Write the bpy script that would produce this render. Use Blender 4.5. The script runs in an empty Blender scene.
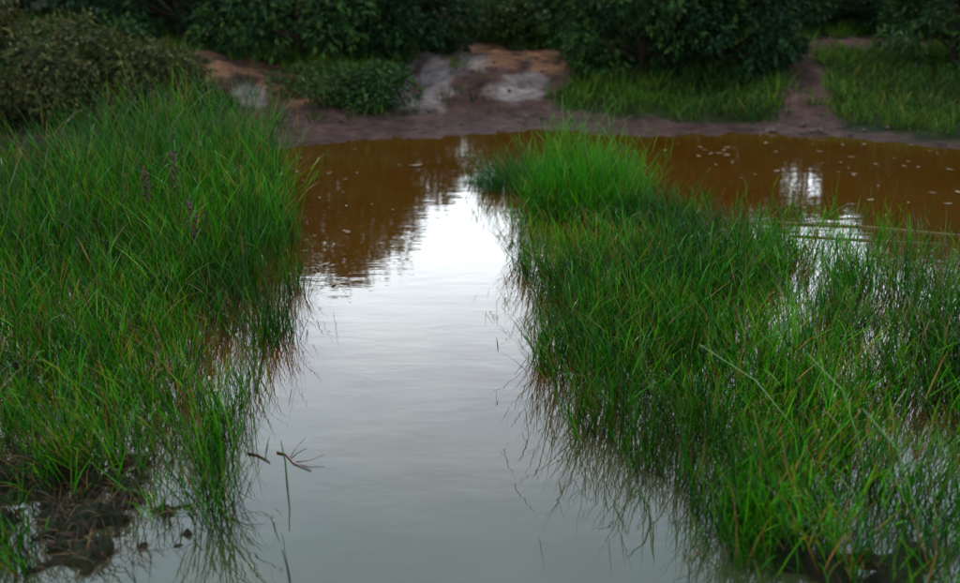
import bpy, math, random
import numpy as np

S = bpy.context.scene
R = math.radians
C = S.collection
rng = np.random.default_rng(7)
random.seed(7)

# ------------------------------------------------------------------ camera
CAM_H, F_PX, HOR = 1.65, 831.0, -10.0
PITCH = math.atan((291.5 - HOR) / F_PX)
cd = bpy.data.cameras.new('camera'); cam = bpy.data.objects.new('camera', cd); C.objects.link(cam)
cam.location = (0, 0, CAM_H); cam.rotation_euler = (R(90) - PITCH, 0, 0)
cd.sensor_width = 36; cd.lens = 36 * F_PX / 960; cd.clip_start = 0.05; cd.clip_end = 2000
cd.dof.use_dof = True; cd.dof.focus_distance = 4.0; cd.dof.aperture_fstop = 1.45
S.camera = cam

# ------------------------------------------------------------------ sky and sun (bright overcast)
SUN_EL, SUN_AZ = 62, 335
w = bpy.data.worlds.new('World'); S.world = w; w.use_nodes = True
nt = w.node_tree; N = nt.nodes; L = nt.links; N.clear()
out = N.new('ShaderNodeOutputWorld'); bg = N.new('ShaderNodeBackground')
sky = N.new('ShaderNodeTexSky'); sky.sky_type = 'NISHITA'; sky.sun_disc = False
sky.sun_elevation = R(SUN_EL); sky.sun_rotation = R(SUN_AZ); sky.air_density = 1.0; sky.dust_density = 0.7
tc = N.new('ShaderNodeTexCoord'); mp = N.new('ShaderNodeMapping'); mp.inputs['Scale'].default_value = (1, 1, 2.4)
ns = N.new('ShaderNodeTexNoise'); ns.inputs['Scale'].default_value = 2.3; ns.inputs['Detail'].default_value = 6
ns.inputs['Roughness'].default_value = 0.55
rp = N.new('ShaderNodeValToRGB'); rp.color_ramp.elements[0].position = 0.30; rp.color_ramp.elements[1].position = 0.58
rp.color_ramp.elements[0].color = (0.45, 0.45, 0.45, 1)
mx = N.new('ShaderNodeMix'); mx.data_type = 'RGBA'
mx.inputs['B'].default_value = (10.7, 12.0, 12.6, 1)           # white cloud deck
L.new(tc.outputs['Generated'], mp.inputs['Vector']); L.new(mp.outputs[0], ns.inputs['Vector'])
L.new(ns.outputs['Fac'], rp.inputs[0])
sx = N.new('ShaderNodeSeparateXYZ'); mrz = N.new('ShaderNodeMapRange'); mul = N.new('ShaderNodeMath'); mul.operation = 'MULTIPLY'
mrz.interpolation_type = 'SMOOTHSTEP'                         # the deck is closed near the horizon and thins overhead
for i_, v_ in (('From Min', .28), ('From Max', .62), ('To Min', 1.0), ('To Max', .42)): mrz.inputs[i_].default_value = v_
L.new(tc.outputs['Generated'], sx.inputs[0]); L.new(sx.outputs['Z'], mrz.inputs['Value'])
L.new(rp.outputs[0], mul.inputs[0]); L.new(mrz.outputs[0], mul.inputs[1]); L.new(mul.outputs[0], mx.inputs['Factor'])
L.new(sky.outputs[0], mx.inputs['A']); L.new(mx.outputs['Result'], bg.inputs[0])
bg.inputs[1].default_value = 0.13
L.new(bg.outputs[0], out.inputs[0])
sd = bpy.data.lights.new('sun', 'SUN'); sd.energy = 1.4; sd.angle = R(14); sd.color = (1, 0.96, 0.9)
sun = bpy.data.objects.new('sun', sd); C.objects.link(sun)
az = R(SUN_AZ); el = R(SUN_EL)
from mathutils import Vector
sdir = Vector((math.sin(az) * math.cos(el), math.cos(az) * math.cos(el), math.sin(el)))
sun.rotation_euler = sdir.to_track_quat('Z', 'Y').to_euler(); sun.location = (0, 0, 30)
S.view_settings.view_transform = 'Standard'; S.view_settings.look = 'None'
S.view_settings.exposure = 1.9; S.view_settings.gamma = 1; S.view_settings.use_curve_mapping = False
S.render.engine = 'CYCLES'

# ------------------------------------------------------------------ numeric helpers
cp, sp_ = math.cos(PITCH), math.sin(PITCH)
def ray(px, py):
    u = (np.asarray(px, float) - 480) / F_PX; v = (np.asarray(py, float) - 291.5) / F_PX
    return u, cp - v * sp_, -sp_ - v * cp
def water_pt(px, py, z=0.0):
    u, dy, dz = ray(px, py); t = (z - CAM_H) / dz
    return u * t, dy * t
def project(x, y, z):
    zz = z - CAM_H
    dep = y * cp - zz * sp_; up = y * sp_ + zz * cp
    dep = np.where(dep < .05, .05, dep)
    return 480 + F_PX * x / dep, 291.5 - F_PX * up / dep
_tab = rng.random((256, 256))
def vnoise(x, y):
    xi = np.floor(x).astype(int); yi = np.floor(y).astype(int); fx = x - xi; fy = y - yi
    fx = fx * fx * (3 - 2 * fx); fy = fy * fy * (3 - 2 * fy)
    a = _tab[xi % 256, yi % 256]; b = _tab[(xi + 1) % 256, yi % 256]
    c = _tab[xi % 256, (yi + 1) % 256]; d = _tab[(xi + 1) % 256, (yi + 1) % 256]
    return (a * (1 - fx) + b * fx) * (1 - fy) + (c * (1 - fx) + d * fx) * fy
def fbm(x, y, o=4):
    s = 0; a = .5; t = 0
    for i in range(o):
        s = s + a * vnoise(x + 17.3 * i, y - 9.1 * i); t += a; a *= .5; x = x * 2.03; y = y * 2.03
    return s / t
def sstep(a, b, x):
    t = np.clip((x - a) / (b - a), 0, 1); return t * t * (3 - 2 * t)
def inpoly(x, y, poly):
    x = np.asarray(x, float); y = np.asarray(y, float); r = np.zeros(x.shape, bool)
    n = len(poly)
    for i in range(n):
        x0, y0 = poly[i]; x1, y1 = poly[(i + 1) % n]
        if y0 == y1: continue
        c = ((y0 > y) != (y1 > y)) & (x < (x1 - x0) * (y - y0) / (y1 - y0) + x0)
        r ^= c
    return r
def polydist(x, y, poly):            # signed distance, positive inside
    x = np.asarray(x, float); y = np.asarray(y, float); best = np.full(x.shape, 1e9)
    n = len(poly)
    for i in range(n):
        x0, y0 = poly[i]; x1, y1 = poly[(i + 1) % n]; dx, dy = x1 - x0, y1 - y0
        t = np.clip(((x - x0) * dx + (y - y0) * dy) / max(dx * dx + dy * dy, 1e-9), 0, 1)
        best = np.minimum(best, np.hypot(x - x0 - t * dx, y - y0 - t * dy))
    return np.where(inpoly(x, y, poly), best, -best)
def wpoly(pts):
    return [tuple(float(q) for q in water_pt(a, b)) for a, b in pts]

# outlines of the two reed beds where they stand in the water (photo pixels -> metres on the water plane)
LEFT_EDGE = wpoly([(288, 178), (296, 215), (298, 255), (294, 300), (280, 328), (245, 362), (222, 410), (205, 455), (120, 480), (0, 490)])
LEFT_BED = LEFT_EDGE + [(-3.0, 2.4), (-6.5, 2.4), (-6.5, 7.2), (-4.2, 6.9), (-3.2, 7.3), (-2.3, 7.9), (-1.9, 7.7)]
RIGHT_EDGE = wpoly([(575, 205), (514, 222), (528, 268), (556, 325), (552, 388), (604, 428), (690, 458), (716, 520), (740, 583)])
RIGHT_BED = RIGHT_EDGE + [(0.75, 1.75), (4.2, 1.75), (4.2, 4.0)] + wpoly([(980, 315), (880, 278), (800, 250), (720, 226), (650, 206), (610, 196)])

# ------------------------------------------------------------------ the lie of the land
_wl = np.array([water_pt(a, b) for a, b in [(-300, 150), (60, 152), (270, 150), (300, 143), (400, 139), (470, 136), (540, 131), (640, 137), (700, 135), (760, 133), (830, 137), (960, 150), (1300, 152)]])
_o = np.argsort(_wl[:, 0]); _wl = _wl[_o]
PROF = np.array([(-60, -.3), (-3, -.28), (-.6, -.07), (0, 0), (1.2, .07), (2.2, .16), (3.2, .30), (6, .62), (10, .98), (16, 1.3), (30, 1.6), (120, 3), (600, 12)])
def height(x, y):
    x = np.asarray(x, float); y = np.asarray(y, float)
    yw = np.interp(x, _wl[:, 0], _wl[:, 1]) + .5 * (fbm(x * 1.1 + 40, y * 0 + 3) - .5) + .30 * (fbm(x * 4.3 + 11, y * 0 + 8) - .5)
    d = y - yw
    z = np.interp(d, PROF[:, 0], PROF[:, 1])
    # cut bank and mound behind the shelf
    z = z + .42 * np.exp(-((x + 4.6) / 1.5) ** 2 - ((y - 12.6) / 1.0) ** 2)
    z = z + .20 * np.exp(-((x - .5) / 1.0) ** 2 - ((y - 14.2) / 1.0) ** 2)
    z = z - .10 * np.exp(-((x + .9) / .6) ** 2 - ((y - 13.2) / 1.4) ** 2)
    rough = sstep(-.3, 1.0, d)
    z = z + rough * .16 * (fbm(x * .9, y * .9) - .5) * np.clip(d, 0, 3) / 2 + rough * .11 * (fbm(x * 3.0 + 9, y * 3.0) - .5) * np.clip(.4 + d / 3, 0, 1) + sstep(-.4, .3, d) * .06 * (fbm(x * 8 + 2, y * 8) - .5)
    # shallow silt under the reed beds
    for bed in (LEFT_BED, RIGHT_BED):
        s = sstep(-.25, .25, polydist(x, y, bed))
        lift = -.035 + .10 * (fbm(x * 2.3, y * 2.3 + 5) - .5) + .05 * (fbm(x * 9, y * 9) - .5)
        z = np.where(d < -.2, np.maximum(z, z * (1 - s) + lift * s), z)
    # mud bank at the near corner, with puddles
    for (a, b, sx, sy, h) in MUD:
        z = np.maximum(z, -.3 + (h + .3) * np.exp(-((x - a) / sx) ** 4 - ((y - b) / sy) ** 4)
                       + .11 * (fbm(x * 7 + 3, y * 7) - .5) + .13 * (fbm(x * 16, y * 16, 3) - .5) + .05 * (fbm(x * 37, y * 37, 2) - .5)) if h else z
    # near shore, and the sides of the pond
    z = np.maximum(z, -.3 + .42 * sstep(2.0, .6, y))
    z = np.maximum(z, -.3 + .6 * sstep(9, 13, np.abs(x)))
    return z
_m = lambda px, py: tuple(float(q) for q in water_pt(px, py))
MUD = [(*_m(20, 478), .70, .24, .030), (*_m(60, 530), .66, .34, .006),
       (*_m(790, 560), .12, .1, .03), (*_m(880, 575), .3, .15, .03)]
def hit(px, py):                      # where a photo pixel meets the ground or the water
    u, dy, dz = ray(px, py); u, dy, dz = float(u), float(dy), float(dz)
    t = np.arange(1.5, 45, .03); x = u * t; y = dy * t; z = CAM_H + dz * t
    g = np.maximum(height(x, y), 0); k = np.argmax(z <= g)
    if z[k] > g[k]: k = len(t) - 1
    return float(x[k]), float(y[k]), float(g[k])

# bare soil, as outlines in the photograph laid on the slope
P_SHELF = [(-400, 128), (200, 118), (265, 108), (330, 106), (395, 110), (560, 106), (640, 120), (760, 124), (960, 142), (1500, 146), (1500, 175), (-400, 175)]
P_CENTRE = [(383, 112), (388, 72), (425, 54), (470, 42), (540, 46), (588, 60), (566, 84), (548, 98), (566, 112)]
P_LEFT = [(196, 46), (255, 60), (318, 86), (350, 108), (300, 114), (250, 114), (205, 84)]
P_PATH = [(772, 132), (786, 92), (784, 56), (812, 46), (826, 80), (850, 134)]
P_TRACK = [(808, 52), (815, 36), (930, 33), (938, 44), (850, 47)]
BARE = [P_SHELF, P_CENTRE, P_LEFT, P_PATH, P_TRACK]
def bareness(x, y):
    z = height(x, y); px, py = project(x, y, z)
    px = px + 26 * (fbm(x * 2.2, y * 2.2) - .5); py = py + 16 * (fbm(x * 2.2 + 50, y * 2.2) - .5)
    m = np.zeros(np.shape(x))
    for p in BARE: m = np.maximum(m, sstep(-4, 4, polydist(px, py, p)))
    return m, px, py, z

# ------------------------------------------------------------------ mesh helpers
def mesh_obj(name, V, faces_flat, sizes, mat, parent=None, smooth=False, attrs=None):
    me = bpy.data.meshes.new(name); V = np.asarray(V, np.float32); n = len(V)
    me.vertices.add(n); me.vertices.foreach_set('co', V.ravel())
    faces_flat = np.asarray(faces_flat, np.int32).ravel(); sizes = np.asarray(sizes, np.int32)
    me.loops.add(len(faces_flat)); me.loops.foreach_set('vertex_index', faces_flat)
    me.polygons.add(len(sizes)); st = np.concatenate(([0], np.cumsum(sizes)[:-1])).astype(np.int32)
    me.polygons.foreach_set('loop_start', st)
    me.polygons.foreach_set('use_smooth', np.full(len(sizes), smooth, bool))
    for k, a in (attrs or {}).items():
        a = np.asarray(a, np.float32)
        if a.ndim == 1:
            at = me.attributes.new(k, 'FLOAT', 'POINT'); at.data.foreach_set('value', a)
        else:
            at = me.attributes.new(k, 'FLOAT_COLOR', 'POINT')
            at.data.foreach_set('color', np.concatenate([a, np.ones((n, 1), np.float32)], 1).ravel())
    me.update(calc_edges=True); me.validate()
    me.materials.append(mat)
    o = bpy.data.objects.new(name, me); C.objects.link(o)
    if parent: o.parent = parent
    return o
def empty(name, loc):
    o = bpy.data.objects.new(name, None); C.objects.link(o); o.location = loc; o.empty_display_size = .1
    return o
def tag(o, label=None, cat=None, group=None, kind=None):
    for k, v in (('label', label), ('category', cat), ('group', group), ('kind', kind)):
        if v: o[k] = v
    return o

# ------------------------------------------------------------------ materials
def new_mat(name):
    m = bpy.data.materials.new(name); m.use_nodes = True; n = m.node_tree
    return m, n, n.nodes['Principled BSDF']
def ramp(n, stops):
    r = n.nodes.new('ShaderNodeValToRGB'); e = r.color_ramp.elements
    while len(e) < len(stops): e.new(.5)
    for i, (p, c) in enumerate(stops): e[i].position = p; e[i].color = (*c, 1)
    return r
def leaf_mat(name, stops, rough=.45, trans=.25, spec=.5, tips=None, patch=None):
    m, n, b = new_mat(name); l = n.links
    g = n.nodes.new('ShaderNodeNewGeometry'); r = ramp(n, stops); l.new(g.outputs['Random Per Island'], r.inputs[0])
    col = r.outputs[0]
    if patch:                        # patches of yellower and darker growth
        tcn = n.nodes.new('ShaderNodeTexCoord'); nz = n.nodes.new('ShaderNodeTexNoise'); nz.inputs['Scale'].default_value = patch[0]
        nz.inputs['Detail'].default_value = 3; l.new(tcn.outputs['Object'], nz.inputs['Vector'])
        r2 = ramp(n, [(.38, patch[1]), (.62, patch[2])]); l.new(nz.outputs['Fac'], r2.inputs[0])
        mm = n.nodes.new('ShaderNodeMix'); mm.data_type = 'RGBA'; mm.blend_type = 'MULTIPLY'; mm.inputs['Factor'].default_value = 1
        l.new(col, mm.inputs['A']); l.new(r2.outputs[0], mm.inputs['B']); col = mm.outputs['Result']
    if tips:  # dark blade bases: painted clump shade plus a brownish sheath tint; tips brighter
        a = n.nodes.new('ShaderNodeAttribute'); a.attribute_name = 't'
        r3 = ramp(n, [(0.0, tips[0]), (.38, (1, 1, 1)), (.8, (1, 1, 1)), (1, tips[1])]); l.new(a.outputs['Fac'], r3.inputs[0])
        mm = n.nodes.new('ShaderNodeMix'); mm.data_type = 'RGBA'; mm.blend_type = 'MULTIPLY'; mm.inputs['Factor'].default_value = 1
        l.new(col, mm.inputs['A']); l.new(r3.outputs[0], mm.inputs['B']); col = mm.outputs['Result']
    l.new(col, b.inputs['Base Color']); b.inputs['Roughness'].default_value = rough
    b.inputs['Specular IOR Level'].default_value = spec
    if trans:
        t = n.nodes.new('ShaderNodeBsdfTranslucent'); l.new(col, t.inputs['Color'])
        ms = n.nodes.new('ShaderNodeMixShader'); ms.inputs[0].default_value = trans
        l.new(b.outputs[0], ms.inputs[1]); l.new(t.outputs[0], ms.inputs[2])
        l.new(ms.outputs[0], n.nodes['Material Output'].inputs['Surface'])
    return m
GREEN = [(0, (.0005, .008, .0003)), (.35, (.0012, .032, .0003)), (.65, (.0080, .074, .0004)), (.86, (.026, .108, .0008)),
         (.905, (.042, .055, .005)), (.955, (.08, .052, .018)), (1, (.03, .013, .005))]
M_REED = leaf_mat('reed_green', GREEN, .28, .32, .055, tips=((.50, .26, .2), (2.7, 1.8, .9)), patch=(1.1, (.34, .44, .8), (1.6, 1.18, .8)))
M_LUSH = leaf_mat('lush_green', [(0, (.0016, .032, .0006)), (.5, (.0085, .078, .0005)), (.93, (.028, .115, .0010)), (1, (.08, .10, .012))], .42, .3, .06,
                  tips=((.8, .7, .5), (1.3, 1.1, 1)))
M_DARKTUFT = leaf_mat('dark_tuft_green', [(0, (.003, .022, .002)), (.7, (.007, .046, .003)), (1, (.03, .05, .008))], .45, .2, .06)
M_BANKGRASS = leaf_mat('bank_grass', [(0, (.0045, .020, .002)), (.5, (.0095, .029, .0022)), (.9, (.024, .047, .0045)), (1, (.05, .042, .014))], .6, .2, .04,
                       patch=(.45, (.45, .5, .6), (1.5, 1.35, .9)))
M_STRAW = leaf_mat('dead_straw', [(0, (.006, .0025, .001)), (.6, (.018, .008, .003)), (1, (.055, .03, .010))], .6, .1, .1)
M_SEED = leaf_mat('dark_seed_head', [(0, (.016, .008, .006)), (1, (.035, .016, .010))], .8, 0, .2)
M_STEM = leaf_mat('pale_stem', [(0, (.020, .070, .004)), (1, (.038, .085, .007))], .4, .1, .5)
M_REDSTEM = leaf_mat('red_brown_stem', [(0, (.018, .004, .003)), (1, (.035, .009, .005))], .5, 0, .5)
M_FLOAT = leaf_mat('floating_leaf', [(0, (.02, .010, .003)), (.5, (.038, .022, .007)), (1, (.085, .062, .028))], .6, 0, .1)
M_PALESTRAW = leaf_mat('pale_straw', [(0, (.045, .028, .010)), (1, (.075, .05, .02))], .6, 0, .1)
CROWN = {
    'deep': leaf_mat('leaf_deep_green', [(0, (.0013, .005, .0014)), (.6, (.0038, .0140, .0034)), (1, (.011, .031, .0075))], .6, .2, .05),
    'mid': leaf_mat('leaf_mid_green', [(0, (.002, .0075, .002)), (.6, (.0065, .021, .004)), (1, (.022, .046, .008))], .6, .2, .05),
    'olive': leaf_mat('leaf_olive', [(0, (.007, .010, .0028)), (.6, (.020, .023, .006)), (1, (.046, .044, .012))], .6, .2, .05),
    'light': leaf_mat('leaf_light_green', [(0, (.004, .012, .0025)), (.6, (.013, .028, .005)), (1, (.032, .050, .011))], .6, .25, .05),
}
def bark_mat():
    m, n, b = new_mat('bark'); l = n.links
    tcn = n.nodes.new('ShaderNodeTexCoord'); nz = n.nodes.new('ShaderNodeTexNoise'); nz.inputs['Scale'].default_value = 14; nz.inputs['Detail'].default_value = 5
    l.new(tcn.outputs['Object'], nz.inputs['Vector']); r = ramp(n, [(.3, (.007, .005, .003)), (.7, (.022, .016, .011))])
    l.new(nz.outputs['Fac'], r.inputs[0]); l.new(r.outputs[0], b.inputs['Base Color']); b.inputs['Roughness'].default_value = .9; b.inputs['Specular IOR Level'].default_value = .05
    bp = n.nodes.new('ShaderNodeBump'); bp.inputs['Distance'].default_value = .02; l.new(nz.outputs['Fac'], bp.inputs['Height']); l.new(bp.outputs[0], b.inputs['Normal'])
    return m
M_BARK = bark_mat()
def ground_mat():
    m, n, b = new_mat('ground_soil'); l = n.links
    a = n.nodes.new('ShaderNodeAttribute'); a.attribute_name = 'soil'
    tcn = n.nodes.new('ShaderNodeTexCoord'); nz = n.nodes.new('ShaderNodeTexNoise'); nz.inputs['Scale'].default_value = 5.5; nz.inputs['Detail'].default_value = 9
    nz.inputs['Roughness'].default_value = .68
    l.new(tcn.outputs['Object'], nz.inputs['Vector']); r = ramp(n, [(.3, (.35, .35, .35)), (.72, (1.7, 1.7, 1.7))])
    l.new(nz.outputs['Fac'], r.inputs[0])
    mm = n.nodes.new('ShaderNodeMix'); mm.data_type = 'RGBA'; mm.blend_type = 'MULTIPLY'; mm.inputs['Factor'].default_value = 1
    l.new(a.outputs['Color'], mm.inputs['A']); l.new(r.outputs[0], mm.inputs['B']); l.new(mm.outputs['Result'], b.inputs['Base Color']); 
    na = n.nodes.new('ShaderNodeAttribute'); na.attribute_name = 'mire'; ms_ = n.nodes.new('ShaderNodeMath'); ms_.operation = 'MULTIPLY_ADD'
    ms_.inputs[1].default_value = .03; ms_.inputs[2].default_value = .008; l.new(na.outputs['Fac'], ms_.inputs[0]); l.new(ms_.outputs[0], b.inputs['Specular IOR Level'])
    # wet near the waterline: glossier
    wa = n.nodes.new('ShaderNodeAttribute'); wa.attribute_name = 'wet'
    mr = n.nodes.new('ShaderNodeMapRange'); mr.inputs['To Min'].default_value = .9; mr.inputs['To Max'].default_value = .42
    l.new(wa.outputs['Fac'], mr.inputs['Value']); l.new(mr.outputs[0], b.inputs['Roughness'])
    bp = n.nodes.new('ShaderNodeBump'); bp.inputs['Distance'].default_value = .05; bp.inputs['Strength'].default_value = 1.0
    l.new(nz.outputs['Fac'], bp.inputs['Height']); l.new(bp.outputs[0], b.inputs['Normal'])
    return m
M_GROUND = ground_mat()
def water_mat():
    m, n, b = new_mat('muddy_water'); l = n.links
    tcn = n.nodes.new('ShaderNodeTexCoord')
    n1 = n.nodes.new('ShaderNodeTexNoise'); n1.inputs['Scale'].default_value = .7; n1.inputs['Detail'].default_value = 4
    l.new(tcn.outputs['Object'], n1.inputs['Vector'])
    r = ramp(n, [(.3, (.0175, .0066, .0007)), (.7, (.0215, .0094, .0012))]); l.new(n1.outputs['Fac'], r.inputs[0]); 
    # greener silt in the open near channel, peaty brown in the still far pools
    sx_ = n.nodes.new('ShaderNodeSeparateXYZ'); l.new(tcn.outputs['Object'], sx_.inputs[0])
    ad = n.nodes.new('ShaderNodeMath'); ad.operation = 'MULTIPLY_ADD'; ad.inputs[1].default_value = 2.2; l.new(n1.outputs['Fac'], ad.inputs[0]); l.new(sx_.outputs['Y'], ad.inputs[2])
    mr = n.nodes.new('ShaderNodeMapRange'); mr.interpolation_type = 'SMOOTHSTEP'
    for i_, v_ in (('From Min', 3.0), ('From Max', 5.0), ('To Min', 1), ('To Max', 0)): mr.inputs[i_].default_value = v_
    l.new(ad.outputs[0], mr.inputs['Value'])
    mg = n.nodes.new('ShaderNodeMix'); mg.data_type = 'RGBA'; mg.inputs['B'].default_value = (.0100, .0140, .0050, 1)
    l.new(mr.outputs[0], mg.inputs['Factor']); l.new(r.outputs[0], mg.inputs['A']); l.new(mg.outputs['Result'], b.inputs['Base Color'])
    b.inputs['Roughness'].default_value = .02; b.inputs['IOR'].default_value = 1.40
    mp = n.nodes.new('ShaderNodeMapping'); mp.inputs['Scale'].default_value = (1.2, 3.2, 1); l.new(tcn.outputs['Object'], mp.inputs['Vector'])
    n2 = n.nodes.new('ShaderNodeTexNoise'); n2.inputs['Scale'].default_value = 2.2; n2.inputs['Detail'].default_value = 3; l.new(mp.outputs[0], n2.inputs['Vector'])
    bp = n.nodes.new('ShaderNodeBump'); bp.inputs['Distance'].default_value = .0036; bp.inputs['Strength'].default_value = .5
    l.new(n2.outputs['Fac'], bp.inputs['Height']); l.new(bp.outputs[0], b.inputs['Normal'])
    return m
M_WATER = water_mat()
def stone_mat():
    m, n, b = new_mat('shore_stone'); l = n.links
    oi = n.nodes.new('ShaderNodeObjectInfo'); tcn = n.nodes.new('ShaderNodeTexCoord'); nz = n.nodes.new('ShaderNodeTexNoise'); nz.inputs['Scale'].default_value = 20; nz.inputs['Detail'].default_value = 6
    l.new(tcn.outputs['Object'], nz.inputs['Vector']); r = ramp(n, [(.3, (.010, .007, .0065)), (.7, (.042, .031, .027))]); l.new(nz.outputs['Fac'], r.inputs[0])
    hs = n.nodes.new('ShaderNodeHueSaturation'); mr = n.nodes.new('ShaderNodeMapRange'); mr.inputs['To Min'].default_value = .5; mr.inputs['To Max'].default_value = 1.3
    l.new(oi.outputs['Random'], mr.inputs['Value']); l.new(mr.outputs[0], hs.inputs['Value']); l.new(r.outputs[0], hs.inputs['Color'])
    l.new(hs.outputs[0], b.inputs['Base Color']); b.inputs['Roughness'].default_value = .8; b.inputs['Specular IOR Level'].default_value = .05
    return m
M_STONE = stone_mat()

# ------------------------------------------------------------------ ground sheet and water
def axis(parts):
    a = np.concatenate([np.arange(s, e, st) for s, e, st in parts] + [[parts[-1][1]]]); return a
far = np.array([22, 26, 32, 40, 55, 80, 130, 250, 500.])
xs = np.concatenate((-far[::-1], axis([(-18, -9, .25), (-9, -4.5, .1), (-4.5, -2.2, .045), (-2.2, -.7, .014), (-.7, 2.2, .025), (2.2, 4.5, .045), (4.5, 9, .1), (9, 18, .25)]), far))
ys = np.concatenate((-far[::-1], axis([(-18, 1, .6), (1, 2, .05), (2, 3.1, .014), (3.1, 3.6, .025), (3.6, 5, .045), (5, 9, .08), (9, 16, .08), (16, 22, .2)]), far[1:]))
X, Y = np.meshgrid(xs, ys)
x, y = X.ravel(), Y.ravel()
bm_, ppx, ppy, z = bareness(x, y)
nx, ny = len(xs), len(ys)
c_mud = np.array((.0165, .0096, .0084)); c_wet = np.array((.0085, .0042, .0022)); c_orange = np.array((.048, .025, .0145)); c_pale = np.array((.054, .046, .044))
c_path = np.array((.022, .013, .0115)); c_turf = np.array((.0040, .0065, .0018))
def blend(col, c, mk): return col * (1 - mk[:, None]) + c * mk[:, None]
col = np.tile(c_turf, (len(x), 1)); col = blend(col, c_mud, bm_)
def blob(a, b, rx, ry, s=1.):
    q = ((ppx - a) / rx) ** 2 + ((ppy - b) / ry) ** 2; return s * sstep(1.3, .5, q) * (ppy < 175)
nf = fbm(x * 3, y * 3)
for a, b, rx, ry in ((240, 68, 60, 22), (300, 88, 45, 16), (480, 55, 55, 12), (545, 62, 45, 14)): col = blend(col, c_orange, blob(a, b, rx, ry) * bm_ * sstep(.3, .6, nf))
for a, b, rx, ry in ((415, 84, 40, 34), (440, 62, 48, 15), (520, 88, 34, 14), (246, 97, 18, 12)): col = blend(col, c_pale, blob(a, b, rx, ry, .9) * bm_ * sstep(.18, .62, fbm(x * 5 + 2, y * 2.2)))
pm = sstep(-4, 4, polydist(ppx, ppy, P_PATH)); pm = np.maximum(pm, sstep(-4, 4, polydist(ppx, ppy, P_TRACK)))
col = blend(col, c_path, pm * sstep(120, 100, ppy))
wet = sstep(.14, .01, z) * (y < 14)
col = blend(col, c_wet, sstep(.03, -.02, z) * (y < 9.0) * 1.0)
col = np.clip(col * (.55 + .9 * nf)[:, None], .0008, .5)
idx = np.arange(nx * ny).reshape(ny, nx)
q = np.stack([idx[:-1, :-1], idx[:-1, 1:], idx[1:, 1:], idx[1:, :-1]], -1).reshape(-1, 4)
g = mesh_obj('ground', np.stack([x, y, z], 1), q, np.full(len(q), 4), M_GROUND, smooth=True, attrs={'soil': col, 'wet': wet, 'mire': sstep(7, 5, y)})
tag(g, kind='structure')
wv = [(-12.5, .2, 0), (12.5, .2, 0), (12.5, 13.5, 0), (-12.5, 13.5, 0)]
tag(mesh_obj('pond_water', wv, [0, 1, 2, 3], [4], M_WATER), kind='structure')

# ------------------------------------------------------------------ grass blades
def blades(P, L, W, phi, a0, bend, seg=5, twist=None, leafy=0):
    n = len(P); t = np.linspace(0, 1, seg + 1)
    th = a0[:, None] + bend[:, None] * (t[None, :] ** 1.5)
    thm = (th[:, 1:] + th[:, :-1]) / 2; ds = (L / seg)[:, None]
    r = np.concatenate([np.zeros((n, 1)), np.cumsum(np.sin(thm) * ds, 1)], 1)
    h = np.concatenate([np.zeros((n, 1)), np.cumsum(np.cos(thm) * ds, 1)], 1)
    cx, sx = np.cos(phi)[:, None], np.sin(phi)[:, None]
    cen = np.stack([P[:, :1] + r * cx, P[:, 1:2] + r * sx, P[:, 2:3] + h], -1)
    tw = (rng.random(n) - .5) * 2.4 if twist is None else twist
    wdir = np.stack([-np.sin(phi + tw), np.cos(phi + tw), np.zeros(n)], -1)[:, None, :]
    prof = np.clip(np.minimum(.55 + 1.5 * t, 1) * (1 - t ** 2.2), 0, 1)[None, :, None] * (W / 2)[:, None, None]
    A = cen - wdir * prof; B = cen + wdir * prof
    V = np.empty((n, 2 * seg + 1, 3)); V[:, 0:2 * seg:2] = A[:, :seg]; V[:, 1:2 * seg:2] = B[:, :seg]; V[:, 2 * seg] = cen[:, seg]
    base = (np.arange(n) * (2 * seg + 1))[:, None]
    k = np.arange(seg - 1) * 2
    Q = np.stack([k, k + 1, k + 3, k + 2], -1).reshape(-1); T = np.array([2 * seg - 2, 2 * seg - 1, 2 * seg])
    F = (base + np.concatenate([Q, T])[None, :]).ravel(); sz = np.tile(np.array([4] * (seg - 1) + [3]), n)
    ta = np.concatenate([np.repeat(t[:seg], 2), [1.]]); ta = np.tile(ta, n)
    V = V.reshape(-1, 3)
    if leafy:                                                # short leaves set along each culm
        m = int(n * leafy); i = rng.integers(0, n, m); u = seg * rng.uniform(.25, .96, m); j = np.minimum(u.astype(int), seg - 1); f = (u - j)[:, None]
        Pl = cen[i, j] * (1 - f) + cen[i, j + 1] * f
        lv = blades(Pl, L[i] * rng.uniform(.18, .42, m), W[i] * rng.uniform(.7, 1.15, m), phi[i] + rng.normal(0, 1.5, m), rng.uniform(.15, .8, m), np.abs(rng.normal(0, .5, m)), 3)
        o = len(V); V = np.concatenate([V, lv[0]]); F = np.concatenate([F, lv[1] + o]); sz = np.concatenate([sz, lv[2]]); ta = np.concatenate([ta, .25 + .75 * lv[3]])
    return V, F, sz, ta
def scatter(poly, n):
    p = np.array(poly); lo, hi = p.min(0), p.max(0); r = np.empty((0, 2))
    while len(r) < n:
        c = lo + rng.random((n * 2, 2)) * (hi - lo); dd_ = polydist(c[:, 0], c[:, 1], poly)
        r = np.concatenate([r, c[dd_ > .30 * (fbm(c[:, 0] * 3.1, c[:, 1] * 3.1, 3) - .5) + .03]])
    return r[:n]
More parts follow.
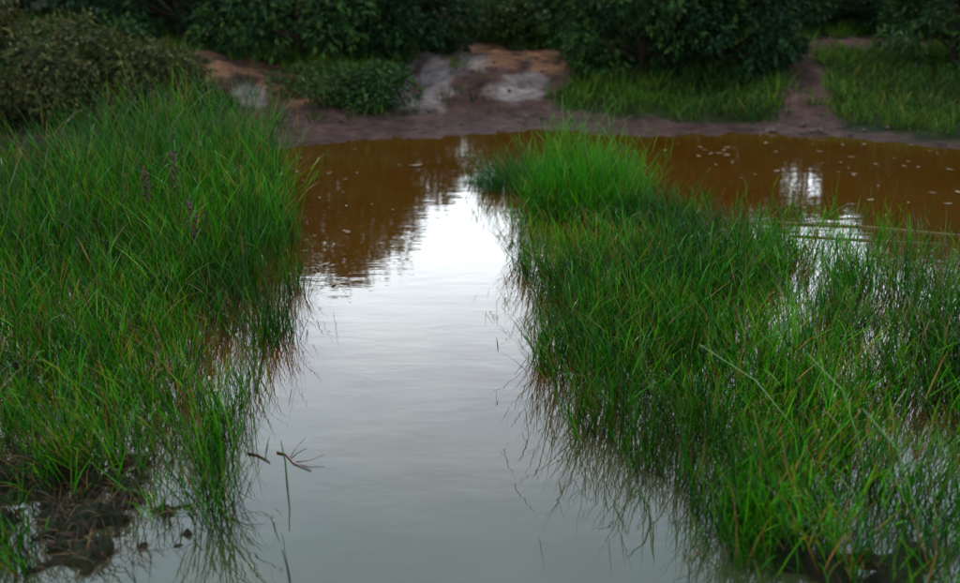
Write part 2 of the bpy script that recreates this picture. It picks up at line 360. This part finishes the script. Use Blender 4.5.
def tufts(cent, nb, rad, Lf, W=(.004, .009), lean=(-.16, -.02), spread=.22, bend=.32, seg=5, zmin=-.05, leafy=0):
    m = len(cent); k = np.repeat(np.arange(m), nb); n = len(k)
    a = rng.random(n) * 6.283; rr = rad * np.sqrt(rng.random(n))
    P = np.zeros((n, 3)); P[:, 0] = cent[k, 0] + rr * np.cos(a); P[:, 1] = cent[k, 1] + rr * np.sin(a)
    P[:, 2] = np.maximum(height(P[:, 0], P[:, 1]), zmin) - .01
    tl = rng.normal(0, .17, (m, 2))[k]                       # each tuft leans its own way
    lx = np.cos(a) * spread * rr / rad + lean[0] + tl[:, 0] + rng.normal(0, .10, n)
    ly = np.sin(a) * spread * rr / rad + lean[1] + tl[:, 1] + rng.normal(0, .10, n)
    phi = np.arctan2(ly, lx); a0 = np.hypot(lx, ly)
    L = Lf(P[:, 0], P[:, 1]) * (.4 + .75 * rng.random(n)) * (.65 + .55 * rng.random(m))[k]
    Wd = W[0] + (W[1] - W[0]) * rng.random(n)
    bd = np.abs(rng.normal(0, bend, n)) * np.where(rng.random(n) < .10, 2.8, 1) + .03
    return blades(P, L, Wd, phi, a0, bd, seg, leafy=leafy)
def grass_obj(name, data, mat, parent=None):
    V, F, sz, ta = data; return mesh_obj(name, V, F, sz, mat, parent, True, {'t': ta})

# tall sedge bed on one side of the channel, with a hump of taller growth
hump = water_pt(185, 205); 
def len_left(x, y):
    return .50 + .17 * (fbm(x * .8, y * .8) - .5) + .30 * np.exp(-((x - hump[0]) / .8) ** 2 - ((y - hump[1]) / 1.4) ** 2) + .13 * sstep(3.2, 5.5, y) - .10 * sstep(3.6, 2.6, y)
c = scatter(LEFT_BED, 2250); keep = rng.random(len(c)) < np.clip(.10 + 2.2 * (fbm(c[:, 0] * 1.7, c[:, 1] * 1.7) - .28) + .14 * sstep(4.4, 3.0, c[:, 1]) + .3 * sstep(4, 5.5, c[:, 1]), .06, 1)
keep &= ~((c[:, 0] < -4.6) & (rng.random(len(c)) < .5))
cL = c[keep]
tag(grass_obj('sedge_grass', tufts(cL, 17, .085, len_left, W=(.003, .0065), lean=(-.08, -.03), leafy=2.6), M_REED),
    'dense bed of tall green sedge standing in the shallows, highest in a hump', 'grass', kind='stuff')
# shorter bed across the channel
def len_right(x, y):
    return .44 + .16 * (fbm(x * .9 + 7, y * .9) - .5) - .10 * sstep(3.6, 2.3, y) - .10 * sstep(4.6, 6, y)
c = scatter(RIGHT_BED, 2000); dd = polydist(c[:, 0], c[:, 1], RIGHT_BED)
pxr, pyr = project(c[:, 0], c[:, 1], np.zeros(len(c)))
keep = rng.random(len(c)) < np.clip(.15 + 2.2 * (fbm(c[:, 0] * 1.7 + 3, c[:, 1] * 1.7) - .28), .06, 1) * np.where((pxr > 820) & (pyr < 330), .85, 1) * np.where(pyr > 455, .6, 1)
cR = c[keep]
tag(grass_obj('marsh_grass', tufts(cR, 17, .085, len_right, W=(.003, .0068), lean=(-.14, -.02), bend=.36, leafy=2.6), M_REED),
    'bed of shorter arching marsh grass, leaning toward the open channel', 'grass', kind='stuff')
strip = [(298, 260), (312, 300), (290, 345), (272, 400), (238, 470), (190, 480), (205, 420), (240, 350), (285, 300)]
strip2 = [(514, 240), (545, 330), (540, 392), (590, 440), (668, 480), (700, 540), (740, 583), (800, 583), (720, 500), (700, 455), (600, 425), (556, 385), (556, 325), (526, 262)]
strip3 = [(760, 205), (960, 235), (965, 300), (880, 270), (800, 245)]
c = np.concatenate([scatter(wpoly(strip), 190), scatter(wpoly(strip2), 210), scatter(wpoly(strip3), 130)])
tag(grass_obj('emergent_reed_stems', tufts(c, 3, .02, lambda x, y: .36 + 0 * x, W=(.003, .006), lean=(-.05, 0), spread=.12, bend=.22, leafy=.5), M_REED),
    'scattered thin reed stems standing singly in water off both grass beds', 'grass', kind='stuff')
c = scatter(wpoly([(0, 440), (205, 440), (235, 500), (150, 570), (0, 583)]), 110)
c = c[fbm(c[:, 0] * 4, c[:, 1] * 4) > .45]
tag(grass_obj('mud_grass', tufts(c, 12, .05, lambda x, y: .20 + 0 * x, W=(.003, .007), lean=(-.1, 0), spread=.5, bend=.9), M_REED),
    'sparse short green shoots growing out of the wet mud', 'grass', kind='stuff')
# bank grass on the far slope
c = np.stack([rng.uniform(-12, 12, 20000), rng.uniform(9, 21, 20000)], 1)
bb, bpx, bpy_, bz = bareness(c[:, 0], c[:, 1])
keep = (rng.random(len(c)) > bb * (.90 + .2 * (fbm(c[:, 0] * 1.3, c[:, 1] * 1.3) < .52))) & (bz > .05) & (bpx > -120) & (bpx < 1080)
shade_n = fbm(c[:, 0] * .7, c[:, 1] * .7)
c = c[keep & (rng.random(len(c)) < .25 + shade_n)]
len_bank = lambda x, y: .20 + .16 * fbm(x * .8, y * .8)
tag(grass_obj('bank_grass', tufts(c, 7, .12, len_bank, W=(.010, .022), lean=(0, -.05), spread=.4, bend=.8, seg=3), M_BANKGRASS),
    'rough green grass covering the far bank around the bare soil', 'grass', kind='stuff')

# ------------------------------------------------------------------ single tussocks
def tussock(name, px, py, rad, length, nt_, nb, mat, label, lean=(-.08, 0), dead=0, W=(.003, .007), spread=.28, bend=.4):
    x0, y0 = water_pt(px, py); x0, y0 = float(x0), float(y0); e = empty(name, (x0, y0, 0))
    a = rng.random(nt_) * 6.283; r = rad * np.sqrt(rng.random(nt_)); cc = np.stack([x0 + r * np.cos(a), y0 + r * np.sin(a)], 1)
    fall = lambda x, y: length * (1.05 - .55 * np.clip(np.hypot(x - x0, y - y0) / (rad * 1.15), 0, 1) ** 2)
    V, F, sz, ta = tufts(cc, nb, .06, fall, W=W, lean=lean, spread=spread, bend=bend, leafy=2)
    V = V - np.array((x0, y0, 0)); tag(grass_obj('blades', (V, F, sz, ta), mat, e), kind='stuff')
    if dead:
        V, F, sz, ta = tufts(cc[:dead], 4, .07, lambda x, y: length * .6 + 0 * x, W=W, lean=lean, spread=.8, bend=1.0)
        V = V - np.array((x0, y0, 0)); tag(grass_obj('dead_blades', (V, F, sz, ta), M_STRAW, e), kind='stuff')
    return tag(e, label, 'tussock')
tussock('grass_tussock', 588, 206, .46, .74, 110, 20, M_LUSH, 'bright green rounded grass tussock at the far tip of the short bed', dead=3)
tussock('grass_tussock', 516, 188, .34, .42, 60, 17, M_DARKTUFT, 'low dark green tussock between the bright tussock and the channel', lean=(-.22, 0), dead=4)
tussock('grass_tussock', 478, 184, .12, .22, 14, 14, M_DARKTUFT, 'small dark tussock at the narrow head of the channel', lean=(-.15, 0), dead=2)
tussock('grass_tussock', 214, 512, .07, .60, 6, 12, M_REED, 'slim upright tussock standing alone in water by the mud', lean=(-.03, 0), spread=.15, bend=.3, dead=2)
tussock('grass_tussock', 760, 535, .10, .30, 9, 22, M_LUSH, 'low fresh green tussock fringing the short bed by the channel', lean=(-.15, 0), dead=2)
tussock('grass_tussock', 12, 560, .08, .22, 7, 20, M_REED, 'short tussock growing out of the wet mud corner', dead=3)

# ------------------------------------------------------------------ trees and shrubs
def tube(pts, rad, sides=6):
    pts = np.array(pts, float); rad = np.array(rad, float); n = len(pts); V = []; F = []
    d = np.gradient(pts, axis=0); d /= np.linalg.norm(d, axis=1)[:, None] + 1e-9
    for i in range(n):
        u = np.cross(d[i], (0.31, .95, .05)); u /= np.linalg.norm(u) + 1e-9; v = np.cross(d[i], u)
        for k in range(sides):
            a = 6.2832 * k / sides; V.append(pts[i] + rad[i] * (math.cos(a) * u + math.sin(a) * v))
    for i in range(n - 1):
        for k in range(sides):
            F += [i * sides + k, i * sides + (k + 1) % sides, (i + 1) * sides + (k + 1) % sides, (i + 1) * sides + k]
    sz = [4] * ((n - 1) * sides)
    F += list(range(sides))[::-1]; sz.append(sides); F += [(n - 1) * sides + k for k in range(sides)]; sz.append(sides)
    return np.array(V), F, sz
def merge(lst):
    V = []; F = []; Z = []; o = 0
    for v, f, z_ in lst:
        V.append(v); F.append(np.asarray(f) + o); Z.append(z_); o += len(v)
    return np.concatenate(V), np.concatenate(F), np.concatenate(Z)
def leaves(P, D, U, size, asp=.42):
    n = len(P); D = D / (np.linalg.norm(D, axis=1)[:, None] + 1e-9); Sd = np.cross(D, U); Sd /= np.linalg.norm(Sd, axis=1)[:, None] + 1e-9
    Nn = np.cross(Sd, D); s = size[:, None]
    mid = P + D * s * .45; tip = P + D * s - Nn * s * .12
    V = np.stack([P, mid + Sd * s * asp / 2 + Nn * s * .08, tip, mid - Sd * s * asp / 2 + Nn * s * .08], 1).reshape(-1, 3)
    b = (np.arange(n) * 4)[:, None]; F = (b + np.array([0, 1, 2, 0, 2, 3])[None]).ravel()
    return V, F, np.full(2 * n, 3)
def plant(name, px, py, h, r, tint, label, cat='tree', clumps=46, per=110, leaf=(.10, .20), low=.0, group=None, y=None, sq=1.0, squash_y=.9):
    if y is None: x0, y0, z0 = hit(px, py)
    else:
        y0 = y; x0 = (px - 480) / F_PX * (y * 1.0); z0 = float(height(x0, y0))
        dep = y0 * cp - (z0 - CAM_H) * sp_; x0 = (px - 480) / F_PX * dep; z0 = float(height(x0, y0))
    e = empty(name, (x0, y0, z0 - .05))
    # clump centres fill an uneven dome that reaches nearly to the ground
    k = clumps; a = rng.random(k) * 6.283; v = rng.random(k) ** .8; zz = low + (1 - low) * v
    rr = r * np.sqrt(np.clip(1 - (np.abs(zz - .42) / .62) ** 2.2, .04, 1)) * (.45 + .6 * np.sqrt(rng.random(k)))
    CC = np.stack([rr * np.cos(a), rr * np.sin(a) * squash_y, zz * h * (.86 + .2 * rng.random(k))], 1)
    cr = r * (.20 + .16 * rng.random(k)) * (46 / k) ** .2
    kk = np.repeat(np.arange(k), per); n = len(kk)
    dv = rng.normal(0, 1, (n, 3)); dv /= np.linalg.norm(dv, axis=1)[:, None]
    P = CC[kk] + dv * (cr[kk] * (.35 + .65 * rng.random(n) ** .5))[:, None] * np.array((1, 1, .8))
    P[:, 2] = np.maximum(P[:, 2], .02 + .06 * rng.random(n))
    outv = P - np.array((0, 0, h * .4)); outv /= np.linalg.norm(outv, axis=1)[:, None] + 1e-9
    D = dv * .6 + outv * .6 + rng.normal(0, .5, (n, 3)) + np.array((0, 0, -.35))
    U = outv * .7 + np.array((0, 0, .7)) + rng.normal(0, .35, (n, 3))
    size = (leaf[0] + (leaf[1] - leaf[0]) * rng.random(n)) * (.8 + .4 * rng.random(k))[kk]
    V, F, Z = leaves(P, D, U, size)
    nstem = 1 if cat == 'tree' else 3
    tr = r * .045 if cat == 'tree' else .022
    trunk = []; 
    for s in range(nstem):
        ang = rng.random() * 6.28; dx, dy = (.12 * r * math.cos(ang), .12 * r * math.sin(ang)) if nstem > 1 else (0, 0)
        jx, jy = rng.normal(0, .08 * r, 2)
        trunk.append(tube([(dx * .3, dy * .3, -.05), (dx + jx * .4, dy + jy * .4, h * .25), (dx * 1.5 + jx, dy * 1.5 + jy, h * .5), (dx * 2 + jx * 1.4, dy * 2 + jy, h * .82)], [tr * 1.25, tr, tr * .75, tr * .25], 7))
    mesh_obj('trunk' if cat == 'tree' else 'stem', *merge(trunk), M_BARK, e, True)
    order = rng.permutation(k)[:max(6, k // 3)]; lim = []
    for i in order:
        zb = min(CC[i, 2] * .55, h * .6); p0 = np.array((0, 0, zb)); p2 = CC[i]; p1 = (p0 + p2) / 2 + np.array((0, 0, .06 * h))
        lim.append(tube([p0, p1, p2], [tr * .5, tr * .32, tr * .12], 5))
    mesh_obj('limbs', *merge(lim), M_BARK, e, True)
    mesh_obj('crown', V, F, Z, CROWN[tint], e)
    return tag(e, label, cat, group)

# front row on the bank
plant('shrub', 40, 128, 1.38, .95, 'olive', 'brownish olive shrub behind the sedge bed, beside the cut bank', 'shrub', 60, 120, (.05, .10))
plant('shrub', 150, 122, 1.0, .75, 'olive', 'low olive shrub growing against the orange cut bank', 'shrub', 50, 120, (.05, .10))
plant('shrub', 100, 116, 1.15, .8, 'mid', 'mid green shrub squeezed between the two olive shrubs', 'shrub', 50, 110, (.05, .10))
plant('shrub', -60, 126, 1.5, 1.0, 'mid', 'rounded green shrub at the outer end of the shrub row', 'shrub', 50, 110, (.06, .11))
plant('shrub', 372, 103, .50, .62, 'mid', 'small green shrub at the foot of the overhanging dark tree, beside the pale wash', 'shrub', 34, 100, (.04, .11), low=0)
plant('shrub', 328, 98, .42, .7, 'light', 'small paler shrub between the orange bank and the foot shrub', 'shrub', 30, 100, (.04, .10), low=0)
plant('broadleaf_tree', 300, 82, 2.7, 1.9, 'mid', 'dark spreading tree overhanging the orange cut bank, foliage to the ground', 'tree', 90, 130, (.09, .18), y=14.6)
plant('broadleaf_tree', 395, 72, 1.7, 1.25, 'deep', 'low dark tree leaning over the pale grey wash', 'tree', 60, 120, (.08, .16), y=15.2)
plant('broadleaf_tree', 185, 60, 2.6, 1.7, 'deep', 'dark tree rising behind the olive shrubs', 'tree', 70, 120, (.09, .18), y=15.5)
plant('shrub', 520, 44, .95, 1.1, 'light', 'pale green bush on the crest above the orange mound', 'shrub', 50, 110, (.07, .13))
plant('shrub', 455, 36, .55, .9, 'olive', 'low olive bush on the crest above the pale wash', 'shrub', 44, 100, (.07, .13), y=18.0)
plant('broadleaf_tree', 640, 74, 2.3, 1.45, 'mid', 'leafy tree with drooping branches over the grassy slope', 'tree', 80, 130, (.08, .17), y=14.3)
plant('broadleaf_tree', 722, 76, 1.95, 1.2, 'deep', 'dark bushy tree beside the worn path', 'tree', 76, 130, (.08, .17), y=14.2)
plant('broadleaf_tree', 575, 40, 2.0, 1.3, 'mid', 'small green tree behind the drooping tree, above the mound', 'tree', 60, 110, (.08, .17), y=17.5)
plant('broadleaf_tree', 955, 62, 2.4, 1.1, 'mid', 'leafy tree on the far side of the worn path and track', 'tree', 60, 120, (.08, .17), y=13.6)
plant('broadleaf_tree', 1050, 62, 2.6, 1.5, 'deep', 'dark tree at the outer end of the bank', 'tree', 60, 110, (.08, .17), y=14)
plant('shrub', 850, 30, 1.0, 1.1, 'deep', 'dark bush in the shadowed hollow above the track, beside the path top', 'shrub', 50, 110, (.08, .16), y=18.2)
plant('shrub', 915, 30, 1.1, 1.1, 'deep', 'dark bush in the shadowed hollow above the track, under the leafy tree', 'shrub', 50, 110, (.08, .16), y=17.8)
plant('shrub', 792, 40, .9, .8, 'mid', 'green bush at the top of the worn path', 'shrub', 44, 100, (.07, .14), y=17.5)
# back row: the wood behind the bank
k = 0
for px, yy, h, r in [(-90, 19, 4.0, 2.2), (20, 20, 4.2, 2.3), (120, 19, 3.9, 2.2), (220, 20, 4.3, 2.3), (310, 21, 4.0, 2.2), (385, 23, 3.0, 1.9), (440, 26, 1.5, 1.4),
                     (515, 25, 2.3, 1.5), (570, 23, 3.4, 2.0), (650, 21, 3.6, 2.1), (715, 22, 3.1, 1.7), (825, 20.5, 2.9, 1.3), (930, 21, 3.3, 1.6), (1000, 20, 4.2, 2.3),
                     (70, 27, 5.2, 3), (200, 28, 5.4, 3), (320, 29, 4.8, 2.8), (600, 30, 4.3, 2.8), (690, 29, 4.2, 2.4), (840, 28, 3.0, 2.4), (980, 28, 5, 3)]:
    near = yy < 26.5
    plant('woodland_tree', px, 0, h, r, 'deep', 'dark tree in the shadowed wood behind the bank', 'tree', 64 if near else 50, 100 if near else 80, (.13, .26), group='trees of the wood behind the bank', y=yy, low=.0)

# ------------------------------------------------------------------ stones, leaves, stems, sticks
def stone_mesh(seed):
    r = np.random.default_rng(seed); V = []; F = []; nu, nv = 8, 5
    ph = r.random(4) * 6
    for j in range(nv + 1):
        t = math.pi * j / nv
        for i in range(nu):
            a = 6.2832 * i / nu; q = 1 + .22 * math.sin(2 * a + ph[0]) * math.sin(t) + .14 * math.sin(3 * t + a + ph[1]) + r.normal(0, .05)
            V.append((q * math.sin(t) * math.cos(a), q * .75 * math.sin(t) * math.sin(a), .55 * q * math.cos(t)))
    for j in range(nv):
        for i in range(nu): F += [j * nu + i, (j + 1) * nu + i, (j + 1) * nu + (i + 1) % nu, j * nu + (i + 1) % nu]
    o = mesh_obj('stone', V, F, [4] * (nu * nv), M_STONE, smooth=False); me = o.data; bpy.data.objects.remove(o); return me
SM = [stone_mesh(s) for s in range(5)]
def stone(px, py, s, label, group):
    x0, y0, z0 = hit(px, py); o = bpy.data.objects.new('stone', SM[rng.integers(5)]); C.objects.link(o)
    o.location = (x0, y0, z0 + s * .22); o.rotation_euler = (rng.normal(0, .2), rng.normal(0, .2), rng.random() * 6); o.scale = (s,) * 3
    tag(o, label, 'stone', group)
for i in range(22):
    px = [rng.uniform(735, 845), rng.uniform(640, 960)][i % 3 == 0]
    stone(px, rng.uniform(127, 136), rng.uniform(.02, .06), 'small grey brown stone at the waterline below the grassy bank', 'stones along the far waterline')
for i in range(12):
    stone(rng.uniform(390, 545), rng.uniform(52, 100), rng.uniform(.02, .05), 'small pale stone lying on the bare wash', 'stones on the bare wash')
for i in range(14):
    stone(rng.uniform(290, 560), rng.uniform(112, 134), rng.uniform(.02, .055), 'dark pebble on the muddy shelf below the wash', 'pebbles on the muddy shelf')

def leaf_mesh(seed):
    r = np.random.default_rng(seed); n = 6; V = []; F = []
    for j in range(n + 1):
        t = j / n; w_ = .22 * math.sin(math.pi * min(max(t, .03), .97)) ** .8; cz = .10 * (t - .5) ** 2 * 4 * r.uniform(.3, 1)
        V += [(t - .5, -w_, cz + .07), (t - .5, 0, cz * .6 + .02), (t - .5, w_, cz + .05)]
    for j in range(n):
        for k_ in (0, 1): b = j * 3 + k_; F += [b, b + 3, b + 4, b + 1]
    o = mesh_obj('floating_leaf', V, F, [4] * (2 * n), M_FLOAT, smooth=True); me = o.data; bpy.data.objects.remove(o); return me
LM = [leaf_mesh(s) for s in range(4)]
def float_leaf(px, py, s, label, group):
    x0, y0 = water_pt(px, py); o = bpy.data.objects.new('floating_leaf', LM[rng.integers(4)]); C.objects.link(o)
    o.location = (float(x0), float(y0), .004); o.rotation_euler = (0, 0, rng.random() * 6); o.scale = (s, s, s * .6); tag(o, label, 'leaf', group)
for i in range(80):
    px = rng.uniform(640, 985); py = 143 + 75 * rng.random() ** 1.3
    if py > 165 + (px - 640) * .17: continue
    float_leaf(px, py, rng.uniform(.04, .11), 'small pale leaf floating on brown water below the grassy bank', 'leaves floating below the grassy bank')
for i in range(34):
    px = rng.uniform(296, 445); py = rng.uniform(146, 290)
    if px > 455 - (py - 150) * .85: continue
    float_leaf(px, py, rng.uniform(.03, .075), 'tiny leaf floating on the brown pool beside the tall sedge', 'leaves floating beside the tall sedge')
float_leaf(416, 166, .16, 'largest pale leaf floating alone on the brown pool', None)

def stalk(name, pts_px, rad, mat, label, cat, lift=None, extra=None):
    """a stem through photo points; the first one stands in the water and the rest keep its distance"""
    bx, by = water_pt(*pts_px[0]); bx, by = float(bx), float(by); e = empty(name, (bx, by, 0)); P = []
    for px, py in pts_px:
        u, dy, dz = ray(px, py); t = by / dy; P.append((u * t - bx, 0 + (rng.random() - .5) * .02, max(CAM_H + dz * t, -.03)))
    P[0] = (0, 0, -.06)
    n = len(P); mesh_obj('stem', *tube(P, [rad * (1 - .6 * i / (n - 1)) for i in range(n)], 6), mat, e, True)
    if extra: extra(e, P)
    return tag(e, label, cat)
def seed_head(e, P):
    p = np.array(P[-1]); q = np.array(P[-2]); d = p - q; d /= np.linalg.norm(d); n = 90
    t = rng.random(n); pos = p - d * (t * .22)[:, None] + rng.normal(0, .006, (n, 3)); D = d * .6 + rng.normal(0, .6, (n, 3))
    mesh_obj('seed_head', *leaves(pos, D, rng.normal(0, 1, (n, 3)), rng.uniform(.02, .045, n), .5), M_SEED, e)
stalk('dead_stalk', [(152, 262), (148, 215), (145, 170)], .005, M_STRAW, 'dead stalk with dark drooping seed head among tall sedge, shorter of two', 'stalk', extra=seed_head)
stalk('dead_stalk', [(182, 258), (180, 205), (172, 155)], .005, M_STRAW, 'dead stalk with dark seed head among tall sedge, taller and leaning', 'stalk', extra=seed_head)
stalk('dead_stalk', [(200, 300), (196, 250), (190, 205)], .005, M_STRAW, 'dead stalk with dark seed head at the sedge front', 'stalk', extra=seed_head)
for pts, lab in [([(815, 470), (792, 425), (755, 380), (700, 345)], 'long pale stem leaning out over the short bed'),
                 ([(872, 520), (862, 450), (842, 390), (806, 352)], 'long pale stem rising upright at the heart of the short bed'),
                 ([(880, 470), (893, 410), (905, 388)], 'pale stem leaning against the grain of the short bed'),
                 ([(925, 575), (916, 510), (898, 450), (862, 408)], 'thick pale stem at the near edge of the short bed'),
                 ([(178, 250), (179, 190), (174, 140)], 'pale thin stem with bare tip above the sedge hump')]:
    stalk('green_stalk', pts, .0032, M_STEM, lab, 'stem')
# broken reeds standing in the open water
stalk('broken_reed', [(654, 523), (648, 505), (634, 487)], .004, M_DARKTUFT, 'single broken reed leaning out of open water by the short bed', 'reed')
stalk('broken_reed', [(287, 486), (285, 462), (281, 440)], .004, M_DARKTUFT, 'dark upright reed standing in open water by the red stick', 'reed')
stalk('broken_reed', [(291, 580), (288, 565), (283, 548)], .004, M_REED, 'short green reed tip poking from water at the near shore', 'reed')
def lying(name, pts_px, rad, mat, label, cat, z=.004, twigs=()):
    P = np.array([(*map(float, water_pt(a, b)), z) for a, b in pts_px]); o0 = P[0].copy(); e = empty(name, tuple(o0)); n = len(P)
    mesh_obj('stem', *tube(P - o0, np.linspace(rad, rad * .5, n), 6), mat, e, True)
    for tp in twigs:
        Q = np.array([(*map(float, water_pt(a, b)), z + .01 * i) for i, (a, b) in enumerate(tp)])
        mesh_obj('twig', *tube(Q - o0, np.linspace(rad * .6, rad * .3, len(Q)), 5), mat, e, True)
    return tag(e, label, cat)
lying('floating_stick', [(277, 453), (286, 455), (294, 464), (311, 471)], .0042, M_REDSTEM, 'reddish brown stick floating near the tall sedge edge', 'stick', twigs=[[(290, 459), (297, 450), (306, 443)], [(296, 463), (308, 464), (324, 461)]])
lying('fallen_reed', [(770, 223), (860, 227), (965, 236)], .012, M_PALESTRAW, 'long straw coloured reed lying flat on the brown water', 'reed')
lying('fallen_reed', [(790, 236), (870, 241), (940, 244)], .008, M_PALESTRAW, 'shorter straw reed lying beside the long floating reed', 'reed')
lying('fallen_reed', [(248, 454), (258, 456), (270, 463)], .004, M_STRAW, 'stubby brown reed piece floating off the sedge edge', 'reed')

# litter of dead blades on the near mud
c = np.concatenate([scatter(wpoly([(0, 445), (190, 440), (230, 500), (160, 583), (0, 583)]), 330), scatter(wpoly([(0, 380), (200, 380), (240, 420), (200, 470), (0, 470)]), 200), scatter(wpoly([(700, 480), (960, 440), (960, 583), (760, 583)]), 90)])
V, F, sz, ta = tufts(c, 6, .08, lambda x, y: .12 + 0 * x, W=(.003, .006), lean=(-.1, 0), spread=1.2, bend=1.5, seg=4, zmin=-.02)
tag(grass_obj('dead_grass_litter', (V, F, sz, ta), M_STRAW), 'brown dead grass litter matted on the wet mud', 'litter', kind='stuff')
